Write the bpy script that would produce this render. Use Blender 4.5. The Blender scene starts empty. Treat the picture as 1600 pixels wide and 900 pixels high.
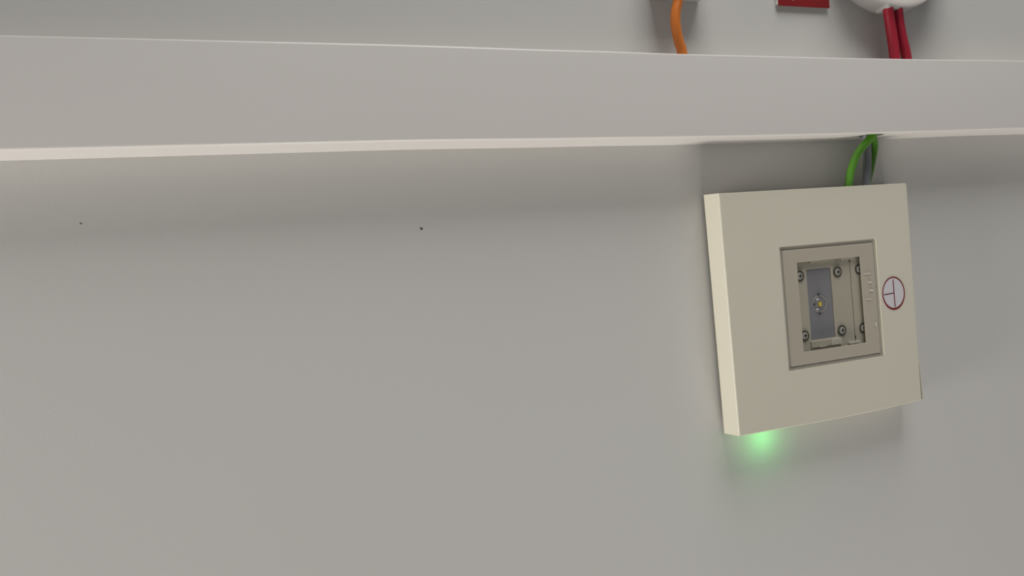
import bpy, bmesh, math
from mathutils import Vector, Matrix

# ------------------------------------------------------------------ camera
Z0 = 2.2                                   # eye height above the floor, metres
scn = bpy.context.scene
C = bpy.data.collections.new('scene'); scn.collection.children.link(C)

h = Vector((0.93131056, -0.09099362, 0.35267662))      # wall's horizontal, in camera axes
n = Vector((-0.35347872, 0.00768332, 0.93541101))      # wall's inward normal
d = Vector((0.08782616, 0.99582184, 0.02500876))       # wall's vertical, down
cam = bpy.data.cameras.new('camera'); camo = bpy.data.objects.new('camera', cam); C.objects.link(camo)
cam.lens = 1155.0 / 1600 * 36; cam.sensor_width = 36; cam.clip_start = 0.01
right = Vector((h[0], n[0], -d[0])); up = -Vector((h[1], n[1], -d[1])); back = -Vector((h[2], n[2], -d[2]))
M = Matrix(((right.x, up.x, back.x, 0), (right.y, up.y, back.y, 0), (right.z, up.z, back.z, 0), (0, 0, 0, 1)))
camo.matrix_world = Matrix.Translation((0, 0, Z0)) @ M
scn.camera = camo

# ------------------------------------------------------------------ light
scn.view_settings.view_transform = 'Standard'; scn.view_settings.look = 'None'
scn.view_settings.gamma = 1; scn.view_settings.use_curve_mapping = False
scn.view_settings.exposure = -0.04
w = bpy.data.worlds.new('world'); scn.world = w; w.use_nodes = True
w.node_tree.nodes['Background'].inputs['Color'].default_value = (0.97, 0.97, 1.0, 1)
w.node_tree.nodes['Background'].inputs['Strength'].default_value = 0.16

def area(name, direction, dist, wide, narrow, axis, energy, color, target=(0.35, 0.5, 0.0)):
    L = bpy.data.lights.new(name, 'AREA'); L.shape = 'RECTANGLE'; L.size = wide; L.size_y = narrow; L.energy = energy; L.color = color
    o = bpy.data.objects.new(name, L); C.objects.link(o)
    v = Vector(direction).normalized(); t = Vector(target) + Vector((0, 0, Z0))
    y = v.cross(Vector(axis)).normalized(); x = y.cross(v)
    p = t + v * dist
    o.matrix_world = Matrix(((x.x, y.x, v.x, p.x), (x.y, y.y, v.y, p.y), (x.z, y.z, v.z, p.z), (0, 0, 0, 1)))
    return o
area('ceiling_lamp', (0.25, -1.0, 2.5), 1.35, 0.75, 0.70, (1, 0, 0), 13.5, (1.0, 0.985, 0.96))
area('low_window_light', (0.06, -0.24, -1.0), 1.9, 0.75, 0.4, (1, 0, 0), 21.0, (1.0, 0.955, 0.90))
area('side_window_light', (-1.0, -0.12, -0.22), 1.9, 0.7, 0.35, (0, 0, 1), 25.0, (1.0, 0.965, 0.92))

# ------------------------------------------------------------------ materials
def srgb(r, g, b):
    f = lambda c: (c/255/12.92) if c/255 <= 0.04045 else ((c/255+0.055)/1.055)**2.4
    return (f(r), f(g), f(b), 1)
def mat(name, col, rough=0.5, metal=0.0, spec=0.5, vary=0.0, vscale=8.0, bump=0.0, bscale=400.0, emit=None, estr=0.0, coat=0.0):
    m = bpy.data.materials.new(name); m.use_nodes = True
    nt = m.node_tree; p = nt.nodes['Principled BSDF']
    p.inputs['Base Color'].default_value = col; p.inputs['Roughness'].default_value = rough
    p.inputs['Metallic'].default_value = metal; p.inputs['Specular IOR Level'].default_value = spec
    p.inputs['Coat Weight'].default_value = coat
    tc = nt.nodes.new('ShaderNodeTexCoord')
    if vary > 0:
        nz = nt.nodes.new('ShaderNodeTexNoise'); nz.inputs['Scale'].default_value = vscale; nz.inputs['Detail'].default_value = 3
        mx = nt.nodes.new('ShaderNodeMix'); mx.data_type = 'RGBA'
        a = tuple(c * (1 - vary) for c in col[:3]) + (1,); b = tuple(min(1, c * (1 + vary)) for c in col[:3]) + (1,)
        mx.inputs[6].default_value = a; mx.inputs[7].default_value = b
        nt.links.new(tc.outputs['Object'], nz.inputs['Vector']); nt.links.new(nz.outputs['Fac'], mx.inputs[0])
        nt.links.new(mx.outputs[2], p.inputs['Base Color'])
    if bump > 0:
        nb = nt.nodes.new('ShaderNodeTexNoise'); nb.inputs['Scale'].default_value = bscale; nb.inputs['Detail'].default_value = 4
        bp = nt.nodes.new('ShaderNodeBump'); bp.inputs['Strength'].default_value = bump; bp.inputs['Distance'].default_value = 0.001
        nt.links.new(tc.outputs['Object'], nb.inputs['Vector']); nt.links.new(nb.outputs['Fac'], bp.inputs['Height'])
        nt.links.new(bp.outputs['Normal'], p.inputs['Normal'])
    if emit:
        p.inputs['Emission Color'].default_value = emit; p.inputs['Emission Strength'].default_value = estr
    return m
M_ = dict(
    wall=mat('wall_paint', (0.605, 0.595, 0.565, 1), 0.75, spec=0.3, vary=0.015, vscale=5, bump=0.05, bscale=500),
    trunk=mat('trunking_plastic', (0.67, 0.64, 0.605, 1), 0.36, vary=0.012, vscale=9, bump=0.03, bscale=300),
    body=mat('housing_plastic', (0.672, 0.638, 0.518, 1), 0.40, vary=0.012, vscale=20, bump=0.03, bscale=500),
    base=mat('backplate_plastic', (0.60, 0.58, 0.50, 1), 0.5, vary=0.02),
    frame=mat('window_frame_plastic', (0.63, 0.585, 0.495, 1), 0.35, vary=0.03, vscale=60, bump=0.15, bscale=160),
    glint=mat('painted_glint', (0.68, 0.64, 0.56, 1), 0.25, vary=0.05, vscale=200),
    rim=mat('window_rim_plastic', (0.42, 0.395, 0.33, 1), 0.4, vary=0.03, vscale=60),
    plate=mat('inner_tray_plastic', (0.54, 0.505, 0.42, 1), 0.4, vary=0.05, vscale=50),
    tab=mat('inner_tab_plastic', (0.62, 0.60, 0.52, 1), 0.35, vary=0.03, vscale=50),
    board=mat('circuit_board', (0.30, 0.30, 0.335, 1), 0.45, metal=0.1, vary=0.06, vscale=40),
    dark=mat('dark_gap', (0.03, 0.028, 0.02, 1), 0.8, vary=0.05),
    ringdark=mat('screw_recess', (0.06, 0.058, 0.04, 1), 0.6, vary=0.05),
    steel=mat('screw_steel', (0.72, 0.71, 0.66, 1), 0.32, metal=0.7, vary=0.05, vscale=300),
    chip=mat('led_phosphor', (0.95, 0.70, 0.05, 1), 0.5, vary=0.05, vscale=300),
    red=mat('sign_red', srgb(132, 0, 8), 0.45, vary=0.02),
    ringred=mat('sticker_red', srgb(118, 12, 16), 0.45, vary=0.03),
    stickline=mat('sticker_line', srgb(105, 40, 45), 0.5, vary=0.03),
    sticker=mat('sticker_white', (0.66, 0.63, 0.65, 1), 0.4, vary=0.01),
    white=mat('sign_white', (0.85, 0.83, 0.76, 1), 0.5, vary=0.02),
    device=mat('device_plastic', (0.56, 0.545, 0.52, 1), 0.42, vary=0.012, vscale=15, bump=0.03, bscale=400),
    orange=mat('orange_sheath', srgb(208, 116, 40), 0.42, vary=0.06, vscale=40, bump=0.08, bscale=150),
    redcab=mat('red_sheath', srgb(172, 28, 52), 0.45, vary=0.08, vscale=60, bump=0.1, bscale=200),
    green=mat('green_sheath', srgb(82, 140, 36), 0.40, vary=0.08, vscale=50, bump=0.06, bscale=150),
    grey=mat('grey_sheath', srgb(118, 120, 124), 0.5, vary=0.04, vscale=50),
    glow=mat('indicator_green', (0.1, 0.8, 0.2, 1), 0.3, emit=(0.1, 1.0, 0.2, 1), estr=4.0, vary=0.01),
)
def clear_mat(name, rough, fac_ior, bump=0.0, tint=(0.96, 0.955, 0.93, 1)):
    m = bpy.data.materials.new(name); m.use_nodes = True; nt = m.node_tree; nt.nodes.clear()
    out = nt.nodes.new('ShaderNodeOutputMaterial'); tr = nt.nodes.new('ShaderNodeBsdfTransparent'); tr.inputs[0].default_value = tint
    gl = nt.nodes.new('ShaderNodeBsdfGlossy'); gl.inputs['Roughness'].default_value = rough
    lw = nt.nodes.new('ShaderNodeLayerWeight'); lw.inputs['Blend'].default_value = 0.5
    pw = nt.nodes.new('ShaderNodeMath'); pw.operation = 'POWER'; pw.inputs[1].default_value = 5.0
    fr = nt.nodes.new('ShaderNodeMath'); fr.operation = 'MULTIPLY_ADD'; fr.inputs[1].default_value = 0.6; fr.inputs[2].default_value = fac_ior
    nt.links.new(lw.outputs['Facing'], pw.inputs[0]); nt.links.new(pw.outputs[0], fr.inputs[0])
    mx = nt.nodes.new('ShaderNodeMixShader')
    tc = nt.nodes.new('ShaderNodeTexCoord'); nz = nt.nodes.new('ShaderNodeTexNoise'); nz.inputs['Scale'].default_value = 90
    bp = nt.nodes.new('ShaderNodeBump'); bp.inputs['Strength'].default_value = bump; bp.inputs['Distance'].default_value = 0.001
    nt.links.new(tc.outputs['Object'], nz.inputs['Vector']); nt.links.new(nz.outputs['Fac'], bp.inputs['Height'])
    nt.links.new(bp.outputs['Normal'], gl.inputs['Normal']); nt.links.new(bp.outputs['Normal'], lw.inputs['Normal'])
    nt.links.new(fr.outputs[0], mx.inputs[0]); nt.links.new(tr.outputs[0], mx.inputs[1]); nt.links.new(gl.outputs[0], mx.inputs[2])
    nt.links.new(mx.outputs[0], out.inputs[0])
    return m
M_['clear'] = clear_mat('clear_cover', 0.18, 0.02, 0.25, (0.985, 0.98, 0.965, 1))
M_['lens'] = clear_mat('clear_lens', 0.06, 0.05, 0.0, (0.98, 0.985, 0.99, 1))

# ------------------------------------------------------------------ helpers (all coordinates relative to eye height Z0)
ORG = {}
TRAY = 1.0          # tray measurements were taken 4 mm too deep; this brings them to their depth
def thing(name, loc, label, cat, group=None):
    o = bpy.data.objects.new(name, None); C.objects.link(o); o.empty_display_size = 0.02
    o.location = (loc[0], loc[1], loc[2] + Z0); ORG[o] = Vector((loc[0], loc[1], loc[2]))
    tag(o, label, cat, group); return o
def tag(o, label, cat, group=None):
    o['label'] = label; o['category'] = cat
    if group: o['group'] = group
def obj(name, bm, m, parent=None, org=None, smooth=False, label=None, bevel=0.0, seg=2):
    if TRAY != 1.0:
        bmesh.ops.scale(bm, verts=bm.verts, vec=(TRAY,) * 3)
        if org is not None: org = Vector(org) * TRAY
    bmesh.ops.recalc_face_normals(bm, faces=bm.faces)
    org = Vector(org) if org is not None else (ORG[parent] if parent is not None else Vector((0, 0, 0)))
    bmesh.ops.translate(bm, verts=bm.verts, vec=-org)
    if bevel > 0:
        es = [e for e in bm.edges if len(e.link_faces) == 2 and e.calc_face_angle(0) > 0.6]
        bmesh.ops.bevel(bm, geom=es, offset=bevel, segments=seg, profile=0.5, affect='EDGES', clamp_overlap=True)
    if smooth:
        for f in bm.faces: f.smooth = True
        for e in bm.edges:
            if len(e.link_faces) == 2 and e.calc_face_angle(0) > math.radians(38): e.smooth = False
    me = bpy.data.meshes.new(name); bm.to_mesh(me); bm.free()
    me.materials.append(m)
    o = bpy.data.objects.new(name, me); C.objects.link(o)
    if parent is not None:
        o.parent = parent; o.location = org - ORG[parent]
    else:
        o.location = org + Vector((0, 0, Z0))
    ORG[o] = org
    if label: o['label'] = label
    return o
def box(bm, x0, x1, y0, y1, z0, z1):
    v = [bm.verts.new((x, y, z)) for x in (x0, x1) for y in (y0, y1) for z in (z0, z1)]
    for q in ((0, 1, 3, 2), (4, 6, 7, 5), (0, 4, 5, 1), (2, 3, 7, 6), (0, 2, 6, 4), (1, 5, 7, 3)):
        bm.faces.new([v[i] for i in q])
def nbox(*a):
    bm = bmesh.new(); box(bm, *a); return bm
def prism(bm, pts, y0, y1):
    """polygon in (x, z), from depth y0 (front) to y1"""
    a = [bm.verts.new((x, y0, z)) for x, z in pts]; b = [bm.verts.new((x, y1, z)) for x, z in pts]
    bm.faces.new(a); bm.faces.new(b[::-1])
    for i in range(len(pts)):
        j = (i + 1) % len(pts); bm.faces.new((a[i], b[i], b[j], a[j]))
def ring(bm, outer, inner, y0, y1):
    """outer and inner: equal-length loops of (x, z); a frame y0..y1"""
    N = len(outer)
    L = [[bm.verts.new((x, y, z)) for x, z in loop] for loop, y in ((outer, y0), (inner, y0), (inner, y1), (outer, y1))]
    for k in range(4):
        A, B = L[k], L[(k + 1) % 4]
        for i in range(N):
            j = (i + 1) % N; bm.faces.new((A[i], A[j], B[j], B[i]))
def ell(cx, cz, rx, rz, N=48):
    return [(cx + rx * math.cos(2 * math.pi * i / N), cz + rz * math.sin(2 * math.pi * i / N)) for i in range(N)]
def lathe_y(bm, cx, cz, prof, N=96):
    """prof: list of (radius, y); revolved about the axis along y"""
    rings = []
    for r, y in prof:
        if r < 1e-6: rings.append([bm.verts.new((cx, y, cz))])
        else: rings.append([bm.verts.new((cx + r * math.cos(2 * math.pi * i / N), y, cz + r * math.sin(2 * math.pi * i / N))) for i in range(N)])
    for A, B in zip(rings, rings[1:]):
        for i in range(N):
            j = (i + 1) % N
            if len(A) == 1 and len(B) > 1: bm.faces.new((A[0], B[i], B[j]))
            elif len(B) == 1 and len(A) > 1: bm.faces.new((A[i], B[0], A[j]))
            elif len(A) > 1: bm.faces.new((A[i], B[i], B[j], A[j]))
def smooth_path(P, per=8):
    P = [Vector(p) for p in P]; out = []
    for i in range(len(P) - 1):
        p0 = P[max(i - 1, 0)]; p1 = P[i]; p2 = P[i + 1]; p3 = P[min(i + 2, len(P) - 1)]
        for k in range(per):
            t = k / per
            out.append(0.5 * ((2 * p1) + (p2 - p0) * t + (2 * p0 - 5 * p1 + 4 * p2 - p3) * t * t + (3 * p1 - p0 - 3 * p2 + p3) * t ** 3))
    out.append(P[-1]); return out
def tube(P, r, N=20, per=8):
    bm = bmesh.new(); Q = smooth_path(P, per); rings = []; ref = Vector((0, 1, 0))
    for i, p in enumerate(Q):
        t = (Q[min(i + 1, len(Q) - 1)] - Q[max(i - 1, 0)]).normalized()
        u = ref.cross(t).normalized(); v = t.cross(u)
        rings.append([bm.verts.new(p + r * (math.cos(2 * math.pi * k / N) * u + math.sin(2 * math.pi * k / N) * v)) for k in range(N)])
    for A, B in zip(rings, rings[1:]):
        for k in range(N): bm.faces.new((A[k], A[(k + 1) % N], B[(k + 1) % N], B[k]))
    bm.faces.new(rings[0][::-1]); bm.faces.new(rings[-1])
    return bm
def rect(x0, x1, z0, z1): return [(x0, z0), (x1, z0), (x1, z1), (x0, z1)]

# ------------------------------------------------------------------ the wall
bm = bmesh.new(); box(bm, -1.6, 2.0, 0.5, 0.60, -Z0, 0.8)
wall = obj('wall_back', bm, M_['wall']); wall['kind'] = 'structure'
def speck(x, z, pts, label):
    bm = bmesh.new(); prism(bm, [(x + a, z + b) for a, b in pts], 0.4998, 0.5003)
    obj('nail_hole', bm, M_['dark'], wall, org=(x, 0.5, z), label=label)
speck(0.1255, 0.0337, [(-.0010, .0009), (-.0003, .0004), (.0004, .0001), (.0009, .0003), (.0010, -.0004), (.0003, -.0011), (-.0003, -.0007)], 'small dark nail hole in the wall below the trunking')
speck(-0.0801, 0.0495, [(-.0003, .0004), (.0003, .0004), (.0004, -.0003), (-.0003, -.0004)], 'tiny faint mark on the wall at far left')

# ------------------------------------------------------------------ cable trunking
KX = [-1.5, -0.0945, -0.0085, 0.103, 0.2385, 0.3445, 0.448, 0.566, 0.668, 1.9]
KZ = [0.0, 0.0001, 0.0003, 0.0005, -0.0004, -0.0011, -0.0012, -0.0007, 0.0002, 0.0006]
def sag(x):
    for i in range(len(KX) - 1):
        if KX[i] <= x <= KX[i + 1]:
            t = (x - KX[i]) / (KX[i + 1] - KX[i]); t = t * t * (3 - 2 * t)
            return KZ[i] + (KZ[i + 1] - KZ[i]) * t
    return 0
XS = sorted(set([-1.5, -1.0, -0.6, -0.3] + [-0.15 + 0.02 * i for i in range(50)] + [1.1, 1.5, 1.9]))
def sweep(bm, prof):
    """closed (y, z) profile swept along the wall"""
    R = [[bm.verts.new((x, y, z + sag(x))) for y, z in prof] for x in XS]
    N = len(prof)
    for A, B in zip(R, R[1:]):
        for i in range(N): bm.faces.new((A[i], B[i], B[(i + 1) % N], A[(i + 1) % N]))
    bm.faces.new(R[0]); bm.faces.new(R[-1][::-1])
TB, TT = 0.0877, 0.1484
tr = thing('cable_trunking', (0.3, 0.5, TB), 'long cream white plastic cable trunking running across the whole wall', 'trunking')
bm = bmesh.new(); sweep(bm, [(0.4985, TB), (0.4999, TB), (0.4999, TT), (0.4985, TT)]); obj('back_panel', bm, M_['trunk'], tr)
def holed_plate(z0, z1, holes):
    """channel side from y .4662 to .4985 with round cable holes (x, y, rx, ry)"""
    bm = bmesh.new(); ya, yb = 0.4662, 0.4985
    cuts = []; 
    for hx, hy, rx, ry in holes: cuts.append((hx - 0.022, hx + 0.022, (hx, hy, rx, ry)))
    cuts.sort(); segs = []; x = XS[0]
    for a, b, hh in cuts:
        segs.append((x, a, None)); segs.append((a, b, hh)); x = b
    segs.append((x, XS[-1], None))
    for a, b, hh in segs:
        if hh is None:
            xs = [a] + [q for q in XS if a < q < b] + [b]
            R = [[bm.verts.new((q, y, z + sag(q))) for y, z in ((ya, z0), (yb, z0), (yb, z1), (ya, z1))] for q in xs]
            for A, B in zip(R, R[1:]):
                for i in range(4): bm.faces.new((A[i], B[i], B[(i + 1) % 4], A[(i + 1) % 4]))
            bm.faces.new(R[0]); bm.faces.new(R[-1][::-1])
        else:
            hx, hy, rx, ry = hh; N = 40; s = sag(hx); s = 0 + s
            inner, outer = [], []
            for i in range(N):
                t = 2 * math.pi * (i + 0.5) / N; ct, st = math.cos(t), math.sin(t)
                inner.append((hx + rx * ct, hy + ry * st))
                kx = ((b - hx) if ct > 0 else (hx - a)) / abs(ct) if abs(ct) > 1e-6 else 9
                ky = ((yb - hy) if st > 0 else (hy - ya)) / abs(st) if abs(st) > 1e-6 else 9
                k = min(kx, ky); outer.append((hx + k * ct, hy + k * st))
            # add the rectangle corners by snapping the nearest samples
            for cx_, cy_ in ((a, ya), (a, yb), (b, ya), (b, yb)):
                j = min(range(N), key=lambda q: (outer[q][0] - cx_) ** 2 + (outer[q][1] - cy_) ** 2); outer[j] = (cx_, cy_)
            L = [[bm.verts.new((px, py, z + sag(px))) for px, py in lp] for lp, z in ((outer, z0), (inner, z0), (inner, z1), (outer, z1))]
            for k in range(4):
                A, B = L[k], L[(k + 1) % 4]
                for i in range(N):
                    j = (i + 1) % N; bm.faces.new((A[i], A[j], B[j], B[i]))
    return bm
obj('bottom_panel', holed_plate(TB, TB + 0.0012, [(0.5185, 0.4800, 0.0125, 0.0085)]), M_['trunk'], tr)
obj('top_panel', holed_plate(TT - 0.0012, TT, [(0.338, 0.4825, 0.006, 0.006), (0.5610, 0.4825, 0.0135, 0.006)]), M_['trunk'], tr)
# clip-on lid: rounded corners, lips folded over both sides
r_ = 0.0016; t_ = 0.0010; lipy = 0.4712
zb, zt, yf = TB - 0.0005, TT + 0.0005, 0.4650
prof = [(lipy, zb)]
for k in range(6):
    a = math.radians(90 * k / 5); prof.append((yf + r_ - r_ * math.sin(a), zb + r_ - r_ * math.cos(a)))
for k in range(6):
    a = math.radians(90 * k / 5); prof.append((yf + r_ - r_ * math.cos(a), zt - r_ + r_ * math.sin(a)))
prof += [(lipy, zt), (lipy, zt - t_ * .5), (yf + t_, zt - t_ * 1.2), (yf + t_, zb + t_ * 1.2), (lipy, zb + t_ * .5)]
bm = bmesh.new(); sweep(bm, prof); obj('lid', bm, M_['trunk'], tr, smooth=True)

# ------------------------------------------------------------------ emergency light
em = thing('emergency_light', (0.4543, 0.5, -0.0500), 'square cream emergency light unit with clear window, hanging below the trunking', 'light fitting')
YF, YB = 0.4775, 0.4965
bot = [(0.3580, -0.1452), (0.3750, -0.1456), (0.4077, -0.1461), (0.4400, -0.1467), (0.4712, -0.1468), (0.4950, -0.1467), (0.5193, -0.1462), (0.5515, -0.1448)]
topz = 0.0446
# shell: outer loop sampled (bottom follows the gently bowed edge), inner loop = square window
outer, inner = [], []
wx0, wx1, wz0, wz1 = 0.4107, 0.5126, -0.1012, -0.0011
B = bot; nb = len(B)
for i, (x, z) in enumerate(B):
    outer.append((x, z)); inner.append((wx0 + (wx1 - wx0) * i / (nb - 1), wz0))
for k in range(1, 5):
    t = k / 5; outer.append((0.5515 + (0.5527 - 0.5515) * t, B[-1][1] + (topz - B[-1][1]) * t)); inner.append((wx1, wz0 + (wz1 - wz0) * t))
outer += [(0.5527, topz - 0.0015), (0.5522, topz - 0.0004), (0.5510, topz)]; inner += [(wx1, wz1)] * 1 + [(wx1 - 0.001, wz1), (wx1 - 0.002, wz1)]
for k in range(1, 6):
    t = k / 6; outer.append((0.5510 + (0.3568 - 0.5510) * t, topz)); inner.append((wx1 - .002 + (wx0 - wx1 + .002) * t, wz1))
outer.append((0.3568, topz)); inner.append((wx0, wz1))
for k in range(1, 5):
    t = k / 5; outer.append((0.3568 + 0.0012 * t, topz + (B[0][1] - topz) * t)); inner.append((wx0, wz1 + (wz0 - wz1) * t))
cx, cz = 0.4543, -0.050
def scale_loop(L, s, sz=None):
    sz = sz or s; return [(cx + (x - cx) * s, cz + (z - cz) * sz) for x, z in L]
bm = bmesh.new()
e = 0.0009
loops = [(inner, YF + 0.0032), (inner, YF), (scale_loop(outer, 1 - e / 0.097), YF), (scale_loop(outer, 1 - 0.3 * e / .097), YF + 0.3 * e), (outer, YF + e), (scale_loop(outer, 1.000, 1.012), YB), (scale_loop(outer, 0.975, 0.985), YB), (scale_loop(outer, 0.975, 0.975), YF + 0.002), (scale_loop(inner, 1.03), YF + 0.0032)]
L = [[bm.verts.new((x, y, z)) for x, z in lp] for lp, y in loops]
N = len(outer)
for k in range(len(L)):
    A, Bq = L[k], L[(k + 1) % len(L)]
    for i in range(N):
        j = (i + 1) % N; bm.faces.new((A[i], A[j], Bq[j], Bq[i]))
obj('housing', bm, M_['body'], em, smooth=False)
obj('backplate', nbox(0.3630, 0.5460, 0.4955, 0.4998, -0.1395, 0.0390), M_['base'], em, bevel=0.0005)
# thin end strip on the right-hand side, sprung slightly away at its lower end
bm = bmesh.new()
for y0, y1 in ((0.4782, 0.4962),):
    a = [(0.5521, -0.1105), (0.5530, -0.1105), (0.5543, -0.1444), (0.5532, -0.1448)]
    prism(bm, a, y0, y1)
obj('side_strip', bm, M_['body'], em, label='thin side strip sprung slightly open at lower right')
# window: frame panel under the clear cover, with a groove round it
ix0, ix1, iz0, iz1 = 0.4138, 0.5096, -0.0982, -0.0040
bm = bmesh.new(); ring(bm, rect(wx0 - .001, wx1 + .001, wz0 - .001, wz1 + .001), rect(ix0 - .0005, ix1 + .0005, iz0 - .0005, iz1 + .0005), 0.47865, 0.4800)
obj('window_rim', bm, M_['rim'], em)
ox0, ox1, oz0, oz1 = 0.4280, 0.4948, -0.0877, -0.0148
bm = bmesh.new(); ring(bm, rect(ix0, ix1, iz0, iz1), rect(ox0, ox1, oz0, oz1), 0.4783, 0.4795)
obj('window_frame', bm, M_['frame'], em, bevel=0.0002, seg=1)
co = obj('clear_cover', nbox(ix0 + .0002, ix1 - .0002, 0.47785, 0.47825, iz0 + .0002, iz1 - .0002), M_['clear'], em, label='clear plastic window cover')
# glints on the cover, painted in as lighter flecks right of the opening
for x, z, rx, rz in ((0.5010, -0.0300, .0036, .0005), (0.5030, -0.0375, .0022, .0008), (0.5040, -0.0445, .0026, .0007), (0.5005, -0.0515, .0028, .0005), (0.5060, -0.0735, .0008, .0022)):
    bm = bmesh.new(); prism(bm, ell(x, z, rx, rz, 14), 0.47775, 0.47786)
    obj('painted_glint', bm, M_['glint'], em)
TRAY = 0.992
# inner tray in two pieces, left one with the opening for the board
tray = bmesh.new(); ring(tray, rect(0.4180, 0.4905, -0.0950, -0.0080), rect(0.4438, 0.4700, -0.0806, -0.0215), 0.4860, 0.4885)
left = obj('inner_tray', tray, M_['plate'], em, bevel=0.0004, seg=2)
rtray = obj('inner_tray', nbox(0.4911, 0.5060, 0.4858, 0.4885, -0.0950, -0.0080), M_['plate'], em, bevel=0.0003)
obj('tray_floor', nbox(0.4170, 0.5070, 0.4890, 0.4900, -0.0960, -0.0070), M_['dark'], em)
# side walls of the tray
bm = bmesh.new(); ring(bm, rect(0.4165, 0.5075, -0.0965, -0.0065), rect(0.4178, 0.5062, -0.0952, -0.0078), 0.4836, 0.4888)
obj('tray_wall', bm, M_['plate'], em)
# led board
bd = obj('led_board', nbox(0.4441, 0.4697, 0.4873, 0.4882, -0.0804, -0.0217), M_['board'], em, label='grey circuit board behind the window')
bm = bmesh.new(); box(bm, 0.4545, 0.4577, 0.4864, 0.4873, -0.0531, -0.0497)
obj('led_chip', bm, M_['chip'], bd, org=(0.456, 0.487, -0.0514), label='yellow square diode')
bm = bmesh.new(); lathe_y(bm, 0.4558, -0.0514, [(0.0067, 0.4872), (0.0067, 0.4868), (0.0058, 0.4866), (0.0052, 0.4858), (0.0038, 0.4846), (0.002, 0.4839), (0, 0.4837)], 40)
obj('lens', bm, M_['lens'], bd, smooth=True, label='round clear lens dome')
bm = bmesh.new(); ring(bm, ell(0.4558, -0.0514, .0071, .0071), ell(0.4558, -0.0514, .0068, .0068), 0.4867, 0.48725)
obj('lens_rim', bm, M_['tab'], bd, smooth=True)
for x, z in ((0.4556, -0.0432), (0.4504, -0.0510), (0.4554, -0.0590)):
    obj('lens_foot', nbox(x - .0006, x + .0006, 0.4864, 0.48725, z - .0007, z + .0007), M_['dark'], bd)
# screws
for x, z in ((0.4362, -0.0263), (0.4763, -0.0262), (0.5000, -0.0258), (0.4366, -0.0757), (0.4763, -0.0756), (0.5000, -0.0762)):
    bm = bmesh.new(); lathe_y(bm, x, z, [(0.0044, 0.4858), (0.0044, 0.4852), (0.0036, 0.4852), (0.0034, 0.4857), (0, 0.4857)], 28)
    s = obj('screw', bm, M_['ringdark'], em, smooth=True, org=(x, 0.4858, z))
    bm = bmesh.new(); lathe_y(bm, x, z, [(0.0031, 0.4857), (0.0030, 0.4850), (0.0024, 0.4846), (0.0013, 0.4845), (0.0012, 0.4851), (0, 0.4851)], 24)
    obj('screw_head', bm, M_['steel'], s, smooth=True, org=(x, 0.4858, z))
    bm = bmesh.new(); box(bm, x - .0016, x + .0016, 0.48435, 0.4847, z - .0003, z + .0003); box(bm, x - .0003, x + .0003, 0.48435, 0.4847, z - .0016, z + .0016)
    obj('screw_slot', bm, M_['ringdark'], s, org=(x, 0.4858, z))
# clips and ledges round the opening
obj('ledge', nbox(0.4424, 0.4745, 0.4847, 0.4862, -0.0868, -0.0812), M_['plate'], em, bevel=0.0004)
obj('clip', nbox(0.4632, 0.4743, 0.4839, 0.4847, -0.0868, -0.0812), M_['tab'], em, bevel=0.0004)
obj('clip', nbox(0.4470, 0.4715, 0.4834, 0.4850, -0.0168, -0.0145), M_['plate'], em, bevel=0.0003)
obj('clip', nbox(0.4818, 0.4940, 0.4834, 0.4858, -0.0880, -0.0862), M_['tab'], em, bevel=0.0003)
obj('clip', nbox(0.4805, 0.4942, 0.4834, 0.4850, -0.0166, -0.0148), M_['tab'], em, bevel=0.0003)
obj('pin', tube([(0.4500, 0.4836, -0.0865), (0.4565, 0.4836, -0.0862)], 0.0006, 10), M_['steel'], em, smooth=True)
for sx0, sz0 in ((0.4900, -0.0192), (0.4904, -0.0842)):
    obj('slot', nbox(sx0, sx0 + .0006, 0.4855, 0.48605, sz0, sz0 + .0023), M_['dark'], em)
TRAY = 1.0
# round sticker
sx, sz = 0.5279, -0.0491; RX, RZ = 0.01285, 0.0143
bm = bmesh.new(); prism(bm, ell(sx, sz, RX, RZ), 0.47735, 0.4776)
st = obj('sticker', bm, M_['sticker'], em, label='round white sticker with a red ring and a sideways T of thin red lines')
bm = bmesh.new(); ring(bm, ell(sx, sz, RX, RZ), ell(sx, sz + .0003, RX - .00115, RZ - .0014), 0.47725, 0.4774)
obj('sticker_ring', bm, M_['ringred'], st)
bm = bmesh.new(); prism(bm, [(sx - .0001, -0.0373), (sx + .0009, -0.0373), (sx + .0011, -0.0609), (sx + .0001, -0.0609)], 0.47725, 0.4774)
prism(bm, [(0.5171, -0.0498), (sx + .0003, -0.0494), (sx + .0003, -0.0485), (0.5171, -0.0489)], 0.47728, 0.4774)
obj('sticker_line', bm, M_['stickline'], st)
# green charge indicator on the underside
bm = bmesh.new(); lathe_y(bm, 0, 0, [(0.0022, 0), (0.0020, -0.0007), (0.0012, -0.0012), (0, -0.0014)], 20)
bmesh.ops.rotate(bm, verts=bm.verts, cent=(0, 0, 0), matrix=Matrix.Rotation(math.radians(90), 3, 'X'))
bmesh.ops.translate(bm, verts=bm.verts, vec=(0.3965, 0.4885, -0.1470))
ind = obj('indicator_lamp', bm, M_['glow'], em, smooth=True, label='small green indicator lamp under the housing')
gl = bpy.data.lights.new('indicator_glow', 'POINT'); gl.energy = 0.0108; gl.color = (0.16, 1.0, 0.26); gl.shadow_soft_size = 0.002
glo = bpy.data.objects.new('indicator_glow', gl); C.objects.link(glo); glo.location = (0.3970, 0.4830, -0.1565 + Z0)

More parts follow.
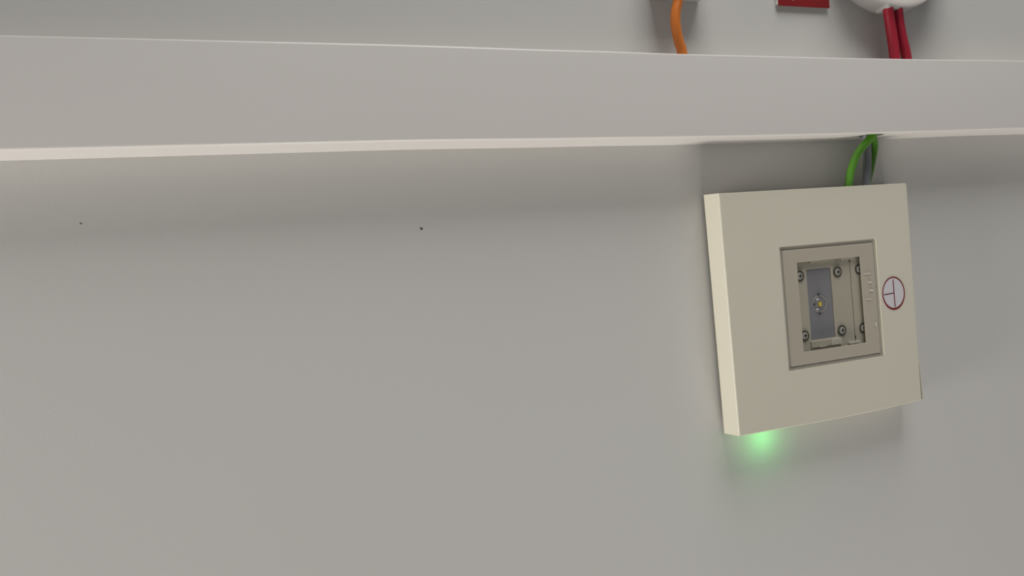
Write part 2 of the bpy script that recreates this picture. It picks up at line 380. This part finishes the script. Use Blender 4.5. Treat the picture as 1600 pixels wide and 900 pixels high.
# ------------------------------------------------------------------ cables
def cable(name, P, r, m, label, group=None):
    o = obj(name, tube(P, r), m, None, org=P[-1], smooth=True); tag(o, label, 'cable', group); return o
cable('electrical_cable', [(0.5300, 0.4800, 0.1000), (0.5225, 0.4795, 0.0900), (0.5172, 0.4805, 0.0838), (0.5082, 0.4810, 0.0765), (0.5008, 0.4812, 0.0682), (0.4950, 0.4815, 0.0576), (0.4926, 0.4820, 0.0480), (0.4918, 0.4830, 0.0410)], 0.0032, M_['green'], 'green cable curving left from the trunking hole, in front of the grey one')
cable('electrical_cable', [(0.5170, 0.4850, 0.1000), (0.5190, 0.4852, 0.0850), (0.5190, 0.4856, 0.0763), (0.5180, 0.4860, 0.0600), (0.5162, 0.4862, 0.0480), (0.5160, 0.4862, 0.0410)], 0.0035, M_['grey'], 'straight grey cable between the two green ones')
cable('electrical_cable', [(0.5215, 0.4850, 0.1000), (0.5262, 0.4855, 0.0880), (0.5295, 0.4875, 0.0790), (0.5290, 0.4895, 0.0700), (0.5265, 0.4905, 0.0600), (0.5225, 0.4905, 0.0500), (0.5190, 0.4905, 0.0410)], 0.0032, M_['green'], 'green cable bowing right behind the grey one')
cable('electrical_cable', [(0.3400, 0.4825, 0.2120), (0.3378, 0.4825, 0.1942), (0.3351, 0.4825, 0.1858), (0.3340, 0.4825, 0.1779), (0.3343, 0.4825, 0.1697), (0.3358, 0.4825, 0.1614), (0.3376, 0.4825, 0.1541), (0.3395, 0.4825, 0.1300)], 0.0038, M_['orange'], 'orange cable curving from the box down into the trunking')
cable('electrical_cable', [(0.5515, 0.4825, 0.2050), (0.5519, 0.4825, 0.1941), (0.5530, 0.4825, 0.1834), (0.5543, 0.4825, 0.1709), (0.5553, 0.4825, 0.1543), (0.5555, 0.4825, 0.1300)], 0.0043, M_['redcab'], 'left of the two dark red cables under the round device')
cable('electrical_cable', [(0.5628, 0.4825, 0.2050), (0.5630, 0.4825, 0.1946), (0.5636, 0.4825, 0.1837), (0.5656, 0.4825, 0.1713), (0.5690, 0.4825, 0.1546), (0.5695, 0.4825, 0.1300)], 0.0042, M_['redcab'], 'right of the two dark red cables, the one leaning right')

# ------------------------------------------------------------------ round alarm device, cropped by the frame top
dv = thing('alarm_sounder', (0.5642, 0.5, 0.2624), 'round white wall device at the top edge, two red cables below it', 'alarm')
bm = bmesh.new(); lathe_y(bm, 0.5642, 0.2624, [(0, 0.4999), (0.0640, 0.4999), (0.0640, 0.4945), (0, 0.4945)]); obj('mounting_base', bm, M_['device'], dv, smooth=True)
bm = bmesh.new(); lathe_y(bm, 0.5642, 0.2624, [(0, 0.4945), (0.0662, 0.4945), (0.0667, 0.4940), (0.0667, 0.4900), (0.0660, 0.4820), (0.0640, 0.4730), (0.0600, 0.4670), (0.0540, 0.4640), (0.0460, 0.4628), (0, 0.4628)]); obj('cover', bm, M_['device'], dv, smooth=True)
bm = bmesh.new(); lathe_y(bm, 0.5642, 0.2624, [(0.034, 0.4630), (0.034, 0.4600), (0.032, 0.4585), (0.0, 0.4575)]); obj('centre_grille', bm, M_['device'], dv, smooth=True)

obj('cable_entry', nbox(0.5470, 0.5685, 0.4780, 0.4935, 0.1950, 0.2080), M_['device'], dv, bevel=0.003, seg=4, smooth=True)

# ------------------------------------------------------------------ small white box, cropped by the frame top
bx = thing('junction_box', (0.346, 0.5, 0.1992), 'white box at the top edge above the orange cable', 'box')
obj('box_base', nbox(0.3235, 0.3690, 0.4880, 0.4999, 0.2000, 0.2470), M_['device'], bx, bevel=0.001)
obj('box_cover', nbox(0.3225, 0.3700, 0.4760, 0.4880, 0.1992, 0.2480), M_['device'], bx, bevel=0.0015)

# ------------------------------------------------------------------ red sign, cropped by the frame top
sg = thing('warning_sign', (0.473, 0.5, 0.2000), 'red sign plate with a white mark at the top edge', 'sign')
pl = obj('sign_plate', nbox(0.4459, 0.5003, 0.4970, 0.4999, 0.2012, 0.2545), M_['white'], sg, bevel=0.0003)
obj('sign_face', nbox(0.4462, 0.5009, 0.4966, 0.4971, 0.1999, 0.2556), M_['red'], sg)
bm = bmesh.new(); prism(bm, [(0.4623, 0.2046), (0.4623, 0.2150), (0.4520, 0.2098)], 0.4965, 0.4968); prism(bm, [(0.4622, 0.2085), (0.4900, 0.2085), (0.4900, 0.2111), (0.4622, 0.2111)], 0.4965, 0.4968)
obj('arrow_mark', bm, M_['white'], sg, label='white arrow printed on the sign')
